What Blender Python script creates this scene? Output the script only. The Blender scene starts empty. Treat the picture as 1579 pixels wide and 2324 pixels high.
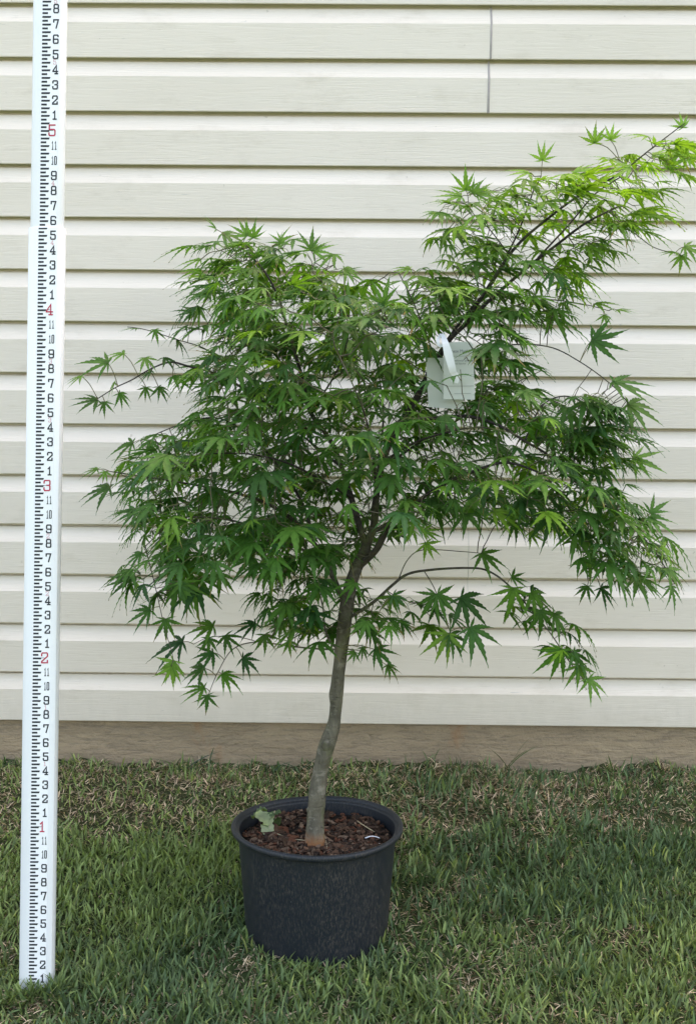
import bpy, math, random
import numpy as np
from mathutils import Vector, Matrix, noise
random.seed(11); rng = np.random.default_rng(7)
C = bpy.context.scene.collection
IN = 0.0254

# ------------------------------------------------------------------ camera, sky, sun, exposure
TH, RO, YA, CAMH, FPX = 0.10142, 0.00814, 0.01022, 42.678 * IN, 2701.98     # pitch, roll, yaw, height, focal length in units of a 1579 x 2324 frame
cam = bpy.data.cameras.new('camera'); camo = bpy.data.objects.new('camera', cam); C.objects.link(camo)
cam.sensor_fit = 'VERTICAL'; cam.sensor_height = 24.0; cam.lens = 24.0 * FPX / 2324.0
cam.clip_start = 0.02; cam.clip_end = 500
r0 = Vector((math.cos(YA), math.sin(YA), 0)); f0 = Vector((-math.sin(YA), math.cos(YA), 0))
fw = f0 * math.cos(TH) + Vector((0, 0, -math.sin(TH))); up = f0 * math.sin(TH) + Vector((0, 0, math.cos(TH)))
# roll: the picture content is turned clockwise by RO
rt2 = r0 * math.cos(RO) - up * -math.sin(RO) * 1.0
rt2 = (r0 * math.cos(RO) + up * math.sin(RO)); up2 = (-r0 * math.sin(RO) + up * math.cos(RO))
M = Matrix((rt2, up2, -fw)).transposed().to_4x4(); M.translation = Vector((0, 0, CAMH))
camo.matrix_world = M
bpy.context.scene.camera = camo

SUN_EL, SUN_AZ = 60.0, 30.0          # behind the house, a little to the right
w = bpy.data.worlds.new('World'); bpy.context.scene.world = w; w.use_nodes = True
nt = w.node_tree; bg = nt.nodes['Background']; sky = nt.nodes.new('ShaderNodeTexSky')
sky.sky_type = 'NISHITA'; sky.sun_disc = False; sky.sun_elevation = math.radians(SUN_EL); sky.sun_rotation = math.radians(SUN_AZ)
sky.air_density = 1.0; sky.dust_density = 4.0; sky.ozone_density = 1.0
tint = nt.nodes.new('ShaderNodeMix'); tint.data_type = 'RGBA'; tint.blend_type = 'MULTIPLY'; tint.inputs[0].default_value = 1.0
tint.inputs[7].default_value = (1.18, .985, .80, 1)          # a white, hazy sky rather than a deep blue one
nt.links.new(sky.outputs[0], tint.inputs[6]); nt.links.new(tint.outputs[2], bg.inputs[0]); bg.inputs[1].default_value = 0.13
sl = bpy.data.lights.new('sun', 'SUN'); so = bpy.data.objects.new('sun', sl); C.objects.link(so)
sl.energy = 2.0; sl.angle = math.radians(0.5); sl.color = (1, .95, .86)
sd = Vector((math.sin(math.radians(SUN_AZ)) * math.cos(math.radians(SUN_EL)), math.cos(math.radians(SUN_AZ)) * math.cos(math.radians(SUN_EL)), math.sin(math.radians(SUN_EL))))
so.rotation_euler = sd.to_track_quat('Z', 'Y').to_euler(); so.location = sd * 20
vs = bpy.context.scene.view_settings; vs.view_transform = 'Standard'; vs.look = 'None'; vs.gamma = 1; vs.use_curve_mapping = False
vs.exposure = 2.87

# ------------------------------------------------------------------ helpers
def at(px, py, Y):
    """a point at real distance Y in front of the camera from a position in the (1579 x 2324) picture"""
    d = rt2 * ((px - 789.5) / FPX) + up2 * ((1162 - py) / FPX) + fw
    t = Y / d.y
    return Vector((0, 0, CAMH)) + d * t

def to_px(P):
    q = np.asarray(P) - np.array([0, 0, CAMH])
    z = q @ np.array(fw); return 789.5 + FPX * (q @ np.array(rt2)) / z, 1162 - FPX * (q @ np.array(up2)) / z

def tag(o, label=None, cat=None, group=None, kind=None):
    if label: o['label'] = label
    if cat: o['category'] = cat
    if group: o['group'] = group
    if kind: o['kind'] = kind
    return o

def empty(name, loc):
    o = bpy.data.objects.new(name, None); C.objects.link(o); o.location = loc; o.empty_display_size = .05
    bpy.context.view_layer.update(); return o

def mk(name, verts, faces, mat, parent=None, smooth=False, col=None, mats=None, midx=None, loc=None):
    """verts are world positions; the object origin sits at loc (or the parent's origin)"""
    me = bpy.data.meshes.new(name); v = np.asarray(verts, dtype=np.float32).reshape(-1, 3)
    off = np.array(parent_origin(parent) if parent is not None else (loc if loc is not None else (0, 0, 0)), dtype=np.float32)
    v = v - off
    if isinstance(faces, np.ndarray):
        n, k = faces.shape
        me.vertices.add(len(v)); me.vertices.foreach_set('co', v.ravel())
        me.loops.add(n * k); me.loops.foreach_set('vertex_index', faces.ravel().astype(np.int32))
        me.polygons.add(n); me.polygons.foreach_set('loop_start', np.arange(0, n * k, k, dtype=np.int32))
        me.update(calc_edges=True)
    else:
        me.from_pydata([tuple(map(float, p)) for p in v], [], faces)
    if smooth: me.polygons.foreach_set('use_smooth', np.ones(len(me.polygons), dtype=bool))
    for m_ in (mats or [mat]): me.materials.append(m_)
    if midx is not None: me.polygons.foreach_set('material_index', np.asarray(midx, dtype=np.int32))
    if col is not None:
        a = me.color_attributes.new('Col', 'FLOAT_COLOR', 'POINT'); a.data.foreach_set('color', np.asarray(col, dtype=np.float32).ravel())
    me.update()
    o = bpy.data.objects.new(name, me); C.objects.link(o)
    if parent is not None: o.parent = parent
    elif loc is not None: o.location = loc
    return o

ORG = {}
def parent_origin(p):
    q = Vector((0, 0, 0))
    while p is not None: q = q + p.location; p = p.parent
    return q

def tube(pts, rad, n=10, cap=True, wob=0.0, seed=0):
    pts = [Vector(p) for p in pts]; V = []; F = []
    prev = None
    for i, p in enumerate(pts):
        t = (pts[min(i + 1, len(pts) - 1)] - pts[max(i - 1, 0)]).normalized()
        if prev is None: a = t.orthogonal().normalized()
        else: a = (prev - t * prev.dot(t)).normalized()
        prev = a; b = t.cross(a)
        for k in range(n):
            ph = 2 * math.pi * k / n; r = rad[i]
            d = a * math.cos(ph) + b * math.sin(ph)
            if wob: r *= 1 + wob * noise.noise(Vector((p.x * 40 + d.x * 1.5 + seed, p.y * 40 + d.y * 1.5, p.z * 25 + d.z)))
            V.append(p + d * r)
    for i in range(len(pts) - 1):
        for k in range(n):
            F.append((i * n + k, i * n + (k + 1) % n, (i + 1) * n + (k + 1) % n, (i + 1) * n + k))
    if cap: F.append(tuple(range(n))[::-1]); F.append(tuple(range((len(pts) - 1) * n, len(pts) * n)))
    return V, F

class MB:
    def __init__(s): s.v = []; s.f = []; s.c = []; s.m = []
    def add(s, V, F, c=None, m=0):
        o = len(s.v); s.v += [tuple(p) for p in V]; s.f += [tuple(i + o for i in q) for q in F]; s.m += [m] * len(F)
        if c is not None: s.c += [c] * len(V)
    def build(s, name, mat, parent=None, smooth=False, mats=None, loc=None):
        return mk(name, s.v, s.f, mat, parent, smooth, s.c if s.c else None, mats, s.m if mats else None, loc)

def catmull(P, sub=5):
    P = [Vector(p) for p in P]; out = []
    for i in range(len(P) - 1):
        p0 = P[max(i - 1, 0)]; p1 = P[i]; p2 = P[i + 1]; p3 = P[min(i + 2, len(P) - 1)]
        for k in range(sub):
            t = k / sub
            out.append(0.5 * ((2 * p1) + (p2 - p0) * t + (2 * p0 - 5 * p1 + 4 * p2 - p3) * t * t + (3 * p1 - p0 - 3 * p2 + p3) * t ** 3))
    out.append(P[-1]); return out

# ------------------------------------------------------------------ materials
class Mat:
    def __init__(s, name, rough=.6, spec=.5):
        s.m = bpy.data.materials.new(name); s.m.use_nodes = True; s.t = s.m.node_tree
        s.b = s.t.nodes['Principled BSDF']; s.b.inputs['Roughness'].default_value = rough
        s.b.inputs['Specular IOR Level'].default_value = spec
        s.tc = s.t.nodes.new('ShaderNodeTexCoord')
    def n(s, kind, **kw):
        o = s.t.nodes.new(kind)
        for k, v in kw.items():
            if k in o.inputs: o.inputs[k].default_value = v
            else: setattr(o, k, v)
        return o
    def link(s, a, b): s.t.links.new(a, b)
    def coords(s, scale, rot=(0, 0, 0), out='Object'):
        mp = s.n('ShaderNodeMapping'); mp.inputs['Scale'].default_value = scale; mp.inputs['Rotation'].default_value = rot
        s.link(s.tc.outputs[out], mp.inputs[0]); return mp.outputs[0]
    def noise(s, scale, sc=1.0, detail=6, rough=.6, dist=0):
        o = s.n('ShaderNodeTexNoise'); o.inputs['Scale'].default_value = sc; o.inputs['Detail'].default_value = detail
        o.inputs['Roughness'].default_value = rough; o.inputs['Distortion'].default_value = dist
        s.link(s.coords(scale), o.inputs['Vector']); return o.outputs['Fac']
    def ramp(s, fac, stops):
        r = s.n('ShaderNodeValToRGB'); e = r.color_ramp.elements
        while len(e) < len(stops): e.new(.5)
        for i, (p, c) in enumerate(stops): e[i].position = p; e[i].color = (*c, 1) if len(c) == 3 else c
        s.link(fac, r.inputs[0]); return r.outputs[0]
    def mix(s, fac, a, b, mode='MIX'):
        o = s.n('ShaderNodeMix', data_type='RGBA', blend_type=mode)
        for sock, val in ((o.inputs[0], fac), (o.inputs[6], a), (o.inputs[7], b)):
            if hasattr(val, 'links'): s.link(val, sock)
            elif isinstance(val, (int, float)): sock.default_value = val
            else: sock.default_value = (*val, 1)
        return o.outputs[2]
    def math(s, op, a, b=0.0):
        o = s.n('ShaderNodeMath', operation=op)
        for sock, val in ((o.inputs[0], a), (o.inputs[1], b)):
            if hasattr(val, 'links'): s.link(val, sock)
            else: sock.default_value = val
        return o.outputs[0]
    def color(s, c):
        if hasattr(c, 'links'): s.link(c, s.b.inputs['Base Color'])
        else: s.b.inputs['Base Color'].default_value = (*c, 1)
    def bump(s, h, strength=.3, dist=.001):
        b = s.n('ShaderNodeBump'); b.inputs['Strength'].default_value = strength; b.inputs['Distance'].default_value = dist
        s.link(h, b.inputs['Height']); s.link(b.outputs[0], s.b.inputs['Normal'])

def m_siding():
    m = Mat('vinyl_siding', .48, .4)
    big = m.noise((1.2, 1, 2.5), 1, 4)
    c = m.ramp(big, [(.3, (.675, .615, .525)), (.7, (.735, .672, .582))])
    g = m.noise((5, 30, 130), 1, 5, .6, 1.2)
    lines = m.ramp(g, [(.40, (0, 0, 0)), (.46, (1, 1, 1)), (.54, (1, 1, 1)), (.60, (.2, .2, .2))])
    fine = m.noise((14, 60, 420), 1, 3, .6, .5)
    h = m.math('ADD', m.math('MULTIPLY', lines, .6), m.math('MULTIPLY', fine, .8))
    dirt = m.ramp(m.noise((3, 3, 9), 1.5, 8, .7), [(.54, (1, 1, 1)), (.74, (.84, .83, .80))])
    c = m.mix(1.0, c, dirt, 'MULTIPLY')
    sx = m.n('ShaderNodeSeparateXYZ'); m.link(m.tc.outputs['Object'], sx.inputs[0])
    spl = m.math('ADD', sx.outputs[2], m.math('MULTIPLY', m.noise((25, 10, 12), 1, 7, .75), .16))
    c = m.mix(m.ramp(spl, [(.15, (.55, .55, .55)), (.26, (0, 0, 0))]), c, (.50, .46, .38))
    scr = m.ramp(m.noise((6, 6, 60), 2.2, 4, .6, 2.0), [(.70, (0, 0, 0)), (.73, (.5, .5, .5))])
    c = m.mix(scr, c, (.38, .37, .34))
    spots = m.ramp(m.noise((60, 60, 60), 1, 2, .5), [(.74, (1, 1, 1)), (.79, (.55, .53, .5))])
    c = m.mix(.5, c, spots, 'MULTIPLY')
    m.color(c); m.bump(h, .38, .0010); return m.m
def m_foundation():
    m = Mat('parged_concrete', .9, .2)
    a = m.noise((2.5, 2, 10), 1, 8, .65, .4); b = m.noise((14, 10, 90), 1, 6, .7, 1.0)
    c = m.ramp(a, [(.3, (.20, .14, .072)), (.5, (.34, .245, .140)), (.72, (.46, .35, .21))])
    c = m.mix(.8, c, m.ramp(b, [(.38, (.42, .38, .33)), (.48, (.95, .95, .95)), (.62, (1.15, 1.12, 1.05))]), 'MULTIPLY')
    c = m.mix(m.ramp(m.noise((3, 3, 160), 1, 5, .7, 2.0), [(.60, (0, 0, 0)), (.64, (.8, .8, .8))]), c, (.07, .055, .04))
    low = m.n('ShaderNodeSeparateXYZ'); m.link(m.tc.outputs['Object'], low.inputs[0])
    lowf = m.math('ADD', low.outputs[2], m.math('MULTIPLY', m.noise((20, 10, 20), 1, 5), .06))
    c = m.mix(m.ramp(lowf, [(.14, (1, 1, 1)), (.19, (0, 0, 0))]), c, m.mix(.5, c, (.34, .29, .22)))
    rust = m.ramp(m.noise((5, 5, 3), 1.3, 5, .6), [(.62, (0, 0, 0)), (.75, (.6, .6, .6))])
    c = m.mix(rust, c, (.36, .17, .07))
    m.color(c); m.bump(m.math('ADD', b, m.noise((90, 90, 90), 1, 5)), 1.0, .006); return m.m
def m_plain(name, c, rough=.6, spec=.4, var=.12, sc=30, bump=0.0):
    m = Mat(name, rough, spec); a = m.noise((sc, sc, sc), 1, 5)
    lo = tuple(x * (1 - var) for x in c); hi = tuple(min(1, x * (1 + var)) for x in c)
    m.color(m.ramp(a, [(.3, lo), (.7, hi)]))
    if bump: m.bump(a, bump, .001)
    return m.m
def m_pot():
    m = Mat('black_nursery_plastic', .42, .38)
    a = m.noise((420, 420, 95), 1, 7, .8); b = m.noise((9, 9, 5), 1, 5, .65)
    k = m.math('MULTIPLY', m.ramp(a, [(.50, (0, 0, 0)), (.64, (1, 1, 1))]), m.ramp(b, [(.34, (.2, .2, .2)), (.62, (1, 1, 1))]))
    c = m.mix(k, (.008, .012, .018), (.080, .070, .057))
    c = m.mix(m.ramp(m.noise((500, 500, 200), 1, 3), [(.70, (0, 0, 0)), (.78, (1, 1, 1))]), c, (.16, .15, .13))
    m.color(c); m.link(m.ramp(k, [(0, (.48,) * 3), (1, (.85,) * 3)]), m.b.inputs['Roughness']); m.bump(a, .25, .0008); return m.m
def m_bark():
    m = Mat('maple_bark', .8, .25)
    a = m.noise((60, 60, 22), 1, 7, .65, .3); rings = m.noise((18, 18, 150), 1, 4, .6, .4)
    z = m.n('ShaderNodeSeparateXYZ'); m.link(m.tc.outputs['Object'], z.inputs[0])
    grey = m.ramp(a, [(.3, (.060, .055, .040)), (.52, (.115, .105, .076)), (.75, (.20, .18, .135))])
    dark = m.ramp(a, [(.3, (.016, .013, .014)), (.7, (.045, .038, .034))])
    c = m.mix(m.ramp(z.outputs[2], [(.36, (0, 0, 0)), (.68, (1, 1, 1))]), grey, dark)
    moss = m.ramp(m.noise((22, 22, 14), 1, 5), [(.5, (0, 0, 0)), (.66, (.6, .6, .6))])
    c = m.mix(moss, c, (.13, .15, .05))
    c = m.mix(m.ramp(m.math('ADD', z.outputs[2], m.math('MULTIPLY', a, .02)), [(.025, (1, 1, 1)), (.05, (0, 0, 0))]), c, (.30, .13, .05))
    c = m.mix(m.ramp(rings, [(.60, (0, 0, 0)), (.66, (.5, .5, .5))]), c, (.10, .075, .05))
    pale = m.ramp(m.noise((30, 30, 55), 1.3, 6, .7), [(.54, (0, 0, 0)), (.62, (.5, .5, .5))])
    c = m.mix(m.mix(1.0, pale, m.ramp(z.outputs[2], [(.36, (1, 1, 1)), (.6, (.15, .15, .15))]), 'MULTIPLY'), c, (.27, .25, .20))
    c = m.mix(m.ramp(m.noise((45, 45, 70), 1.7, 5, .7), [(.60, (0, 0, 0)), (.67, (.8, .8, .8))]), c, (.035, .032, .022))
    m.color(c); m.bump(m.math('ADD', a, m.math('MULTIPLY', rings, .8)), 1.0, .004); return m.m
def m_attr(name, rough=.5, transl=.3, spec=.35, tint=(1.4, 1.5, .6)):
    m = Mat(name, rough, spec)
    at_ = m.n('ShaderNodeAttribute', attribute_name='Col'); c = at_.outputs['Color']
    v = m.ramp(m.noise((90, 90, 90), 1, 4), [(.3, (.8, .8, .8)), (.7, (1.15, 1.15, 1.15))])
    c = m.mix(1.0, c, v, 'MULTIPLY'); m.color(c)
    if transl:
        tr = m.n('ShaderNodeBsdfTranslucent'); m.link(m.mix(1.0, c, tint, 'MULTIPLY'), tr.inputs[0])
        mx = m.n('ShaderNodeMixShader'); mx.inputs[0].default_value = transl
        m.link(m.b.outputs[0], mx.inputs[1]); m.link(tr.outputs[0], mx.inputs[2])
        m.link(mx.outputs[0], m.t.nodes['Material Output'].inputs[0])
    return m.m
def m_ground():
    m = Mat('soil_and_thatch', .95, .1)
    a = m.noise((40, 40, 40), 1, 8, .7); b = m.noise((.8, .8, .8), 1, 4)
    c = m.ramp(a, [(.3, (.018, .016, .010)), (.55, (.05, .045, .025)), (.75, (.13, .11, .07))])
    c = m.mix(m.ramp(b, [(.35, (.3, .3, .3)), (.6, (.75, .75, .75))]), c, m.ramp(a, [(.3, (.02, .035, .012)), (.75, (.05, .10, .025))]))
    m.color(c); m.bump(a, 1, .01); return m.m

MS, MF, MP, MBK = m_siding(), m_foundation(), m_pot(), m_bark()
MG = m_attr('grass_blade', .55, .3, .3, (1.3, 1.35, .6)); ML = m_attr('maple_leaf', .50, .36, .22, (1.9, 2.0, .7)); MGR = m_ground()
MW = m_plain('white_fibreglass', (.78, .80, .82), .33, .5, .02, 6); MFACE = m_plain('printed_white_face', (.82, .84, .85), .45, .4, .01, 8)
MK = m_plain('black_print', (.012, .014, .022), .5, .4, .05); MR = m_plain('red_print', (.42, .02, .06), .5, .4, .08)
MRF = m_plain('faded_red_print', (.60, .34, .37), .6, .3, .1)
MSEAM = m_plain('seam_caulk', (.36, .33, .31), .7, .3, .1, 80, .3); MLAP = m_plain('lap_edge', (.48, .46, .39), .5, .4, .05)
MTAG = m_plain('card_stock', (.56, .585, .54), .6, .3, .03, 20); MSTRAP = m_plain('white_plastic_strap', (.82, .83, .86), .4, .5, .03, 30, .1)
MTX = m_plain('grey_print', (.13, .15, .14), .6, .3, .05); MCH = m_attr('bark_chip', .85, 0, .2); MSOIL = m_plain('potting_soil', (.020, .015, .012), .95, .2, .5, 60, 1.0)
MSTRAW = m_plain('dry_stem', (.42, .35, .22), .8, .2, .2, 120)

# ------------------------------------------------------------------ ground
WY = 117.42 * IN; RY = 81.138 * IN; GZ = 4.87 * IN; SL = GZ / (WY - RY)
def gz(x, y):
    y = np.asarray(y, dtype=float); x = np.asarray(x, dtype=float)
    yy = np.minimum(y, WY); z = SL * (yy - RY)
    z = np.where(yy < 1.3, SL * (1.3 - RY) + (z - SL * (1.3 - RY)) * np.exp((yy - 1.3) * .9), z)
    near = np.exp(-((y - 2.2) / 2.5) ** 2)
    return z + near * (.006 * np.sin(x * 7 + 1.3) * np.sin(y * 9) + .004 * np.sin(x * 17 + y * 5) + .003 * np.sin(y * 31 + x * 13)) + np.exp(-((y - WY) / .05) ** 2) * (.005 * np.sin(x * 43) + .005 * np.sin(x * 97 + 2) + .004 * np.sin(x * 11))
def axis(a, b, step, far):
    c = list(np.arange(a, b + 1e-6, step)); lo = []; hi = []; d = step
    while a - sum(lo) > -far: d *= 1.35; lo.append(d)
    d = step
    while b + sum(hi) < far: d *= 1.35; hi.append(d)
    L = list(a - np.cumsum(lo))[::-1]; H = list(b + np.cumsum(hi)); return np.array(L + c + H)
gx = axis(-2, 2, .016, 160); gy = axis(.6, 3.0, .02, 160)
X, Y = np.meshgrid(gx, gy); Z = gz(X, Y); nx, ny = len(gx), len(gy)
i, j = np.meshgrid(np.arange(nx - 1), np.arange(ny - 1)); q = (j * nx + i).ravel()
gq = np.stack([q, q + 1, q + nx + 1, q + nx], 1)
tag(mk('ground', np.stack([X.ravel(), Y.ravel(), Z.ravel()], 1), gq, MGR, smooth=True), kind='structure')

# ------------------------------------------------------------------ house wall
house = tag(empty('house_wall', (0, WY, GZ)), 'cream horizontal vinyl siding wall above a tan concrete foundation behind the potted tree', 'wall')
ZB = 9.237 * IN; CR = 5 * IN; PROJ = .023; X0, X1 = -4.6, 4.6; NCOURSE = 25
jit = [0.0] * NCOURSE
def prof(k):
    z = ZB + CR * k
    # from the back of the butt, round its lip, up the flat face and in over the cove
    return [(WY + PROJ, z + .0036), (WY + .0024, z + .0030), (WY + .0012, z), (WY, z + .0018), (WY - .0028, z + CR * .645), (WY + .0130, z + CR * .935), (WY + .0142, z + CR * .945), (WY + PROJ - .001, z + CR * .952), (WY + PROJ, z + CR + .006)]
b = MB(); xs = np.linspace(X0, X1, 93)
for k in range(NCOURSE):
    P = prof(k); V = []; F = []
    for xi, x in enumerate(xs):
        for (yy, zz) in P:
            wv = .0011 * noise.noise(Vector((x * 1.7, k * 3.1, 0))) ; wz = .0009 * noise.noise(Vector((x * 1.1, k * 5.7, 4)))
            V.append((x, yy + wv, zz + wz))
    n = len(P)
    for xi in range(len(xs) - 1):
        for p in range(n - 1):
            F.append((xi * n + p, (xi + 1) * n + p, (xi + 1) * n + p + 1, xi * n + p + 1))
    b.add(V, F)
sid = b.build('siding', MS, house, True)
try:
    sid.data.set_sharp_from_angle(angle=math.radians(17))
except Exception: pass
ZT = ZB + CR * NCOURSE
def box(x0, x1, y0, y1, z0, z1):
    V = [(x, y, z) for x in (x0, x1) for y in (y0, y1) for z in (z0, z1)]
    return V, [(0, 1, 3, 2), (4, 6, 7, 5), (0, 4, 5, 1), (2, 3, 7, 6), (0, 2, 6, 4), (1, 5, 7, 3)]
b = MB(); b.add(*box(X0 + .01, X1 - .01, WY + .026, WY + .14, ZB + .02, ZT)); b.build('sheathing', m_plain('sheathing_board', (.4, .36, .3)), house)
b = MB(); b.add(*box(X0 - .03, X1 + .03, WY - .02, WY + .20, ZT + .004, ZT + .05)); b.build('top_trim', m_plain('white_trim', (.75, .74, .70)), house)
# foundation: a slightly uneven face
V = []; F = []; fxs = np.linspace(X0, X1, 260); fzs = np.linspace(-.15, ZB + .018, 26)
for zz in fzs:
    for x in fxs:
        V.append((x, WY + .017 + .003 * noise.noise(Vector((x * 4, zz * 12, 1))) + .0012 * noise.noise(Vector((x * 9, zz * 90, 5))), zz))
for a in range(len(fzs) - 1):
    for c_ in range(len(fxs) - 1): q = a * len(fxs) + c_; F.append((q, q + 1, q + len(fxs) + 1, q + len(fxs)))
mk('foundation', V, F, MF, house, True)
def strip(name, px, k0, wdt, mat, lift, label=None, dx=0.0):
    x = at(px, 0 if k0 > 9 else 1290, WY).x; b = MB()
    for k in (k0, k0 + 1):
        xx = x + (dx if k == k0 else 0); V = []; F = []; P = prof(k)[2:-2]
        P = [(yy, zz) for yy, zz in P]; P.append((P[-1][0], ZB + CR * (k + 1) - .0005))
        for (yy, zz) in P:
            jx = .0009 * noise.noise(Vector((zz * 30, k, 2))); w2 = wdt * (1 + .25 * noise.noise(Vector((zz * 60, k, 9))))
            V += [(xx - w2 / 2 + jx, yy - lift * .2, zz), (xx + jx, yy - lift, zz), (xx + w2 / 2 + jx, yy - lift * .2, zz)]
        for i_ in range(len(P) - 1):
            F += [(i_ * 3, i_ * 3 + 1, i_ * 3 + 4, i_ * 3 + 3), (i_ * 3 + 1, i_ * 3 + 2, i_ * 3 + 5, i_ * 3 + 4)]
        b.add(V, F)
    o = b.build(name, mat, house, True)
    if label: o['label'] = label
strip('panel_seam', 1115.5, 12, .0052, MSEAM, .0025, 'grey caulked joint between two siding panels', -.0035)
strip('panel_seam', 1062, 2, .0016, MLAP, .0012, 'faint lap joint between two siding panels')

# ------------------------------------------------------------------ measuring rod
RXB = -22.7988 * IN; TX, TYL = .0233, .03108
def rp(h): return Vector((RXB + TX * h, RY + TYL * h, h))
rod = tag(empty('measuring_rod', rp(0)), 'white telescoping survey rod with black inch marks and red foot numerals standing in the grass', 'measuring rod')
AX = (rp(1) - rp(0)).normalized(); RT = Vector((1, -.0, .008)).normalized(); FR = RT.cross(AX).normalized()
if FR.y > 0: FR = -FR          # faces the camera
yaw = math.radians(0.5)         # turned so that its long axis looks at the camera
RT2 = RT * math.cos(yaw) + FR * math.sin(yaw) * -1; FR = (FR * math.cos(yaw) + RT * math.sin(yaw)); RT = RT2
def rodpt(x, d, h):
    if d > .0152: x += .0045      # the printed strip sits a little right of the middle
    return rp(h * 1.0) + RT * x + FR * d
def section(name, wid, dep, z0, z1, doff):
    hw = wid / 2; fh = .0165 if wid > .06 else .0155
    prof_ = []
    for s in (1,):
        prof_ = [(-fh, dep / 2), (fh, dep / 2)]
        for k in range(1, 12):
            a = math.pi * k / 12; prof_.append((fh + (hw - fh) * math.sin(a) ** .8, dep / 2 * math.cos(a)))
        prof_ += [(fh, -dep / 2), (-fh, -dep / 2)]
        for k in range(1, 12):
            a = math.pi * k / 12; prof_.append((-fh - (hw - fh) * math.sin(a) ** .8, -dep / 2 * math.cos(a)))
    V = []; n = len(prof_); F = []
    hs = [z0, z0 + .0015, z1 - .0015, z1]; sc = [.985, 1, 1, .985]
    for h, s in zip(hs, sc):
        for x, d in prof_: V.append(rodpt(x * s, d * s + doff, h))
    for a in range(3):
        for k in range(n): F.append((a * n + k, a * n + (k + 1) % n, (a + 1) * n + (k + 1) % n, (a + 1) * n + k))
    F.append(tuple(range(n))[::-1]); F.append(tuple(range(3 * n, 4 * n)))
    o = mk(name, V, F, MW, rod)
    for p in o.data.polygons: p.use_smooth = len(p.vertices) == 4
    try: o.data.set_sharp_from_angle(angle=math.radians(50))
    except Exception: pass
    V = [rodpt(x, dep / 2 + doff + .0002, h) for x, h in ((-fh + .0006, z0 + .002), (fh - .0006, z0 + .002), (fh - .0006, z1 - .002), (-fh + .0006, z1 - .002))]
    mk('printed_face', V, [(0, 1, 2, 3)], MFACE, o)
    return o
ZJ = 53.55 * IN
low = section('lower_section', 2.50 * IN, .036, 0.004, ZJ, 0.0)
upp = section('upper_section', 2.26 * IN, .030, ZJ - .01, 7.2 * 12 * IN, 0.0005)
# stroke digits on a 0..1 x 0..1 box, chamfered slab style
DG = {
 '0': [[(.15, 0), (.85, 0), (1, .1), (1, .9), (.85, 1), (.15, 1), (0, .9), (0, .1), (.15, 0)]],
 '1': [[(.2, .8), (.5, .98), (.5, 0)], [(.2, 0), (.8, 0)]],
 '2': [[(0, .72), (0, .9), (.12, 1), (.88, 1), (1, .9), (1, .66), (0, .12), (0, 0), (1, 0), (1, .24)]],
 '3': [[(0, .76), (0, .9), (.12, 1), (.88, 1), (1, .9), (1, .62), (.86, .52), (.5, .52)], [(.86, .52), (1, .42), (1, .1), (.88, 0), (.12, 0), (0, .1), (0, .26)]],
 '4': [[(.72, 0), (.72, 1), (0, .36), (0, .28), (1, .28)], [(.45, 0), (1, 0)]],
 '5': [[(.98, 1), (.04, 1), (.04, .58), (.86, .58), (1, .46), (1, .1), (.88, 0), (.12, 0), (0, .1), (0, .24)]],
 '6': [[(1, .84), (1, .92), (.88, 1), (.12, 1), (0, .9), (0, .1), (.12, 0), (.88, 0), (1, .1), (1, .40), (.88, .50), (0, .50)]],
 '7': [[(0, .74), (0, 1), (1, 1), (.55, 0)]],
 '8': [[(.14, 0), (.86, 0), (1, .1), (1, .42), (.86, .53), (.96, .64), (.96, .9), (.84, 1), (.16, 1), (.04, .9), (.04, .64), (.14, .53), (0, .42), (0, .1), (.14, 0)], [(.14, .53), (.86, .53)]],
 '9': [[(0, .22), (0, .1), (.12, 0), (.88, 0), (1, .1), (1, .9), (.88, 1), (.12, 1), (0, .9), (0, .56), (.12, .46), (1, .46)]]}
def ribbon(pts, w):
    P = [Vector((a, b_)) for a, b_ in pts]; closed = (P[0] - P[-1]).length < 1e-6
    if closed: P = P[:-1]
    n = len(P); L = []
    for i_ in range(n):
        a = P[(i_ - 1) % n] if (closed or i_ > 0) else None; c_ = P[(i_ + 1) % n] if (closed or i_ < n - 1) else None
        d1 = (P[i_] - a).normalized() if a is not None else None; d2 = (c_ - P[i_]).normalized() if c_ is not None else None
        if d1 is None: d1 = d2
        if d2 is None: d2 = d1
        n1 = Vector((-d1.y, d1.x)); n2 = Vector((-d2.y, d2.x)); mt = (n1 + n2)
        mt = mt.normalized() if mt.length > 1e-6 else n1
        s = 1 / max(.45, mt.dot(n1)); e = Vector((0, 0))
        if not closed and i_ == 0: e = -d2 * w * .5
        if not closed and i_ == n - 1: e = d1 * w * .5
        L.append((P[i_] + e + mt * w / 2 * s, P[i_] + e - mt * w / 2 * s))
    F = []; V = [v for pr in L for v in pr]
    for i_ in range(n if closed else n - 1):
        k = (i_ + 1) % n; F.append((2 * i_, 2 * i_ + 1, 2 * k + 1, 2 * k))
    return V, F
LAY = [0]
def digit(b, ch, cx, h, wd, ht, st, d):
    for s_i, st_pts in enumerate(DG[ch]):
        pts = [(cx + (u - .5) * (wd - st), h + (v - .5) * (ht - st)) for u, v in st_pts]
        V, F = ribbon(pts, st)
        b.add([rodpt(p.x, d + s_i * .00008, p.y) for p in V], F)
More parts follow.
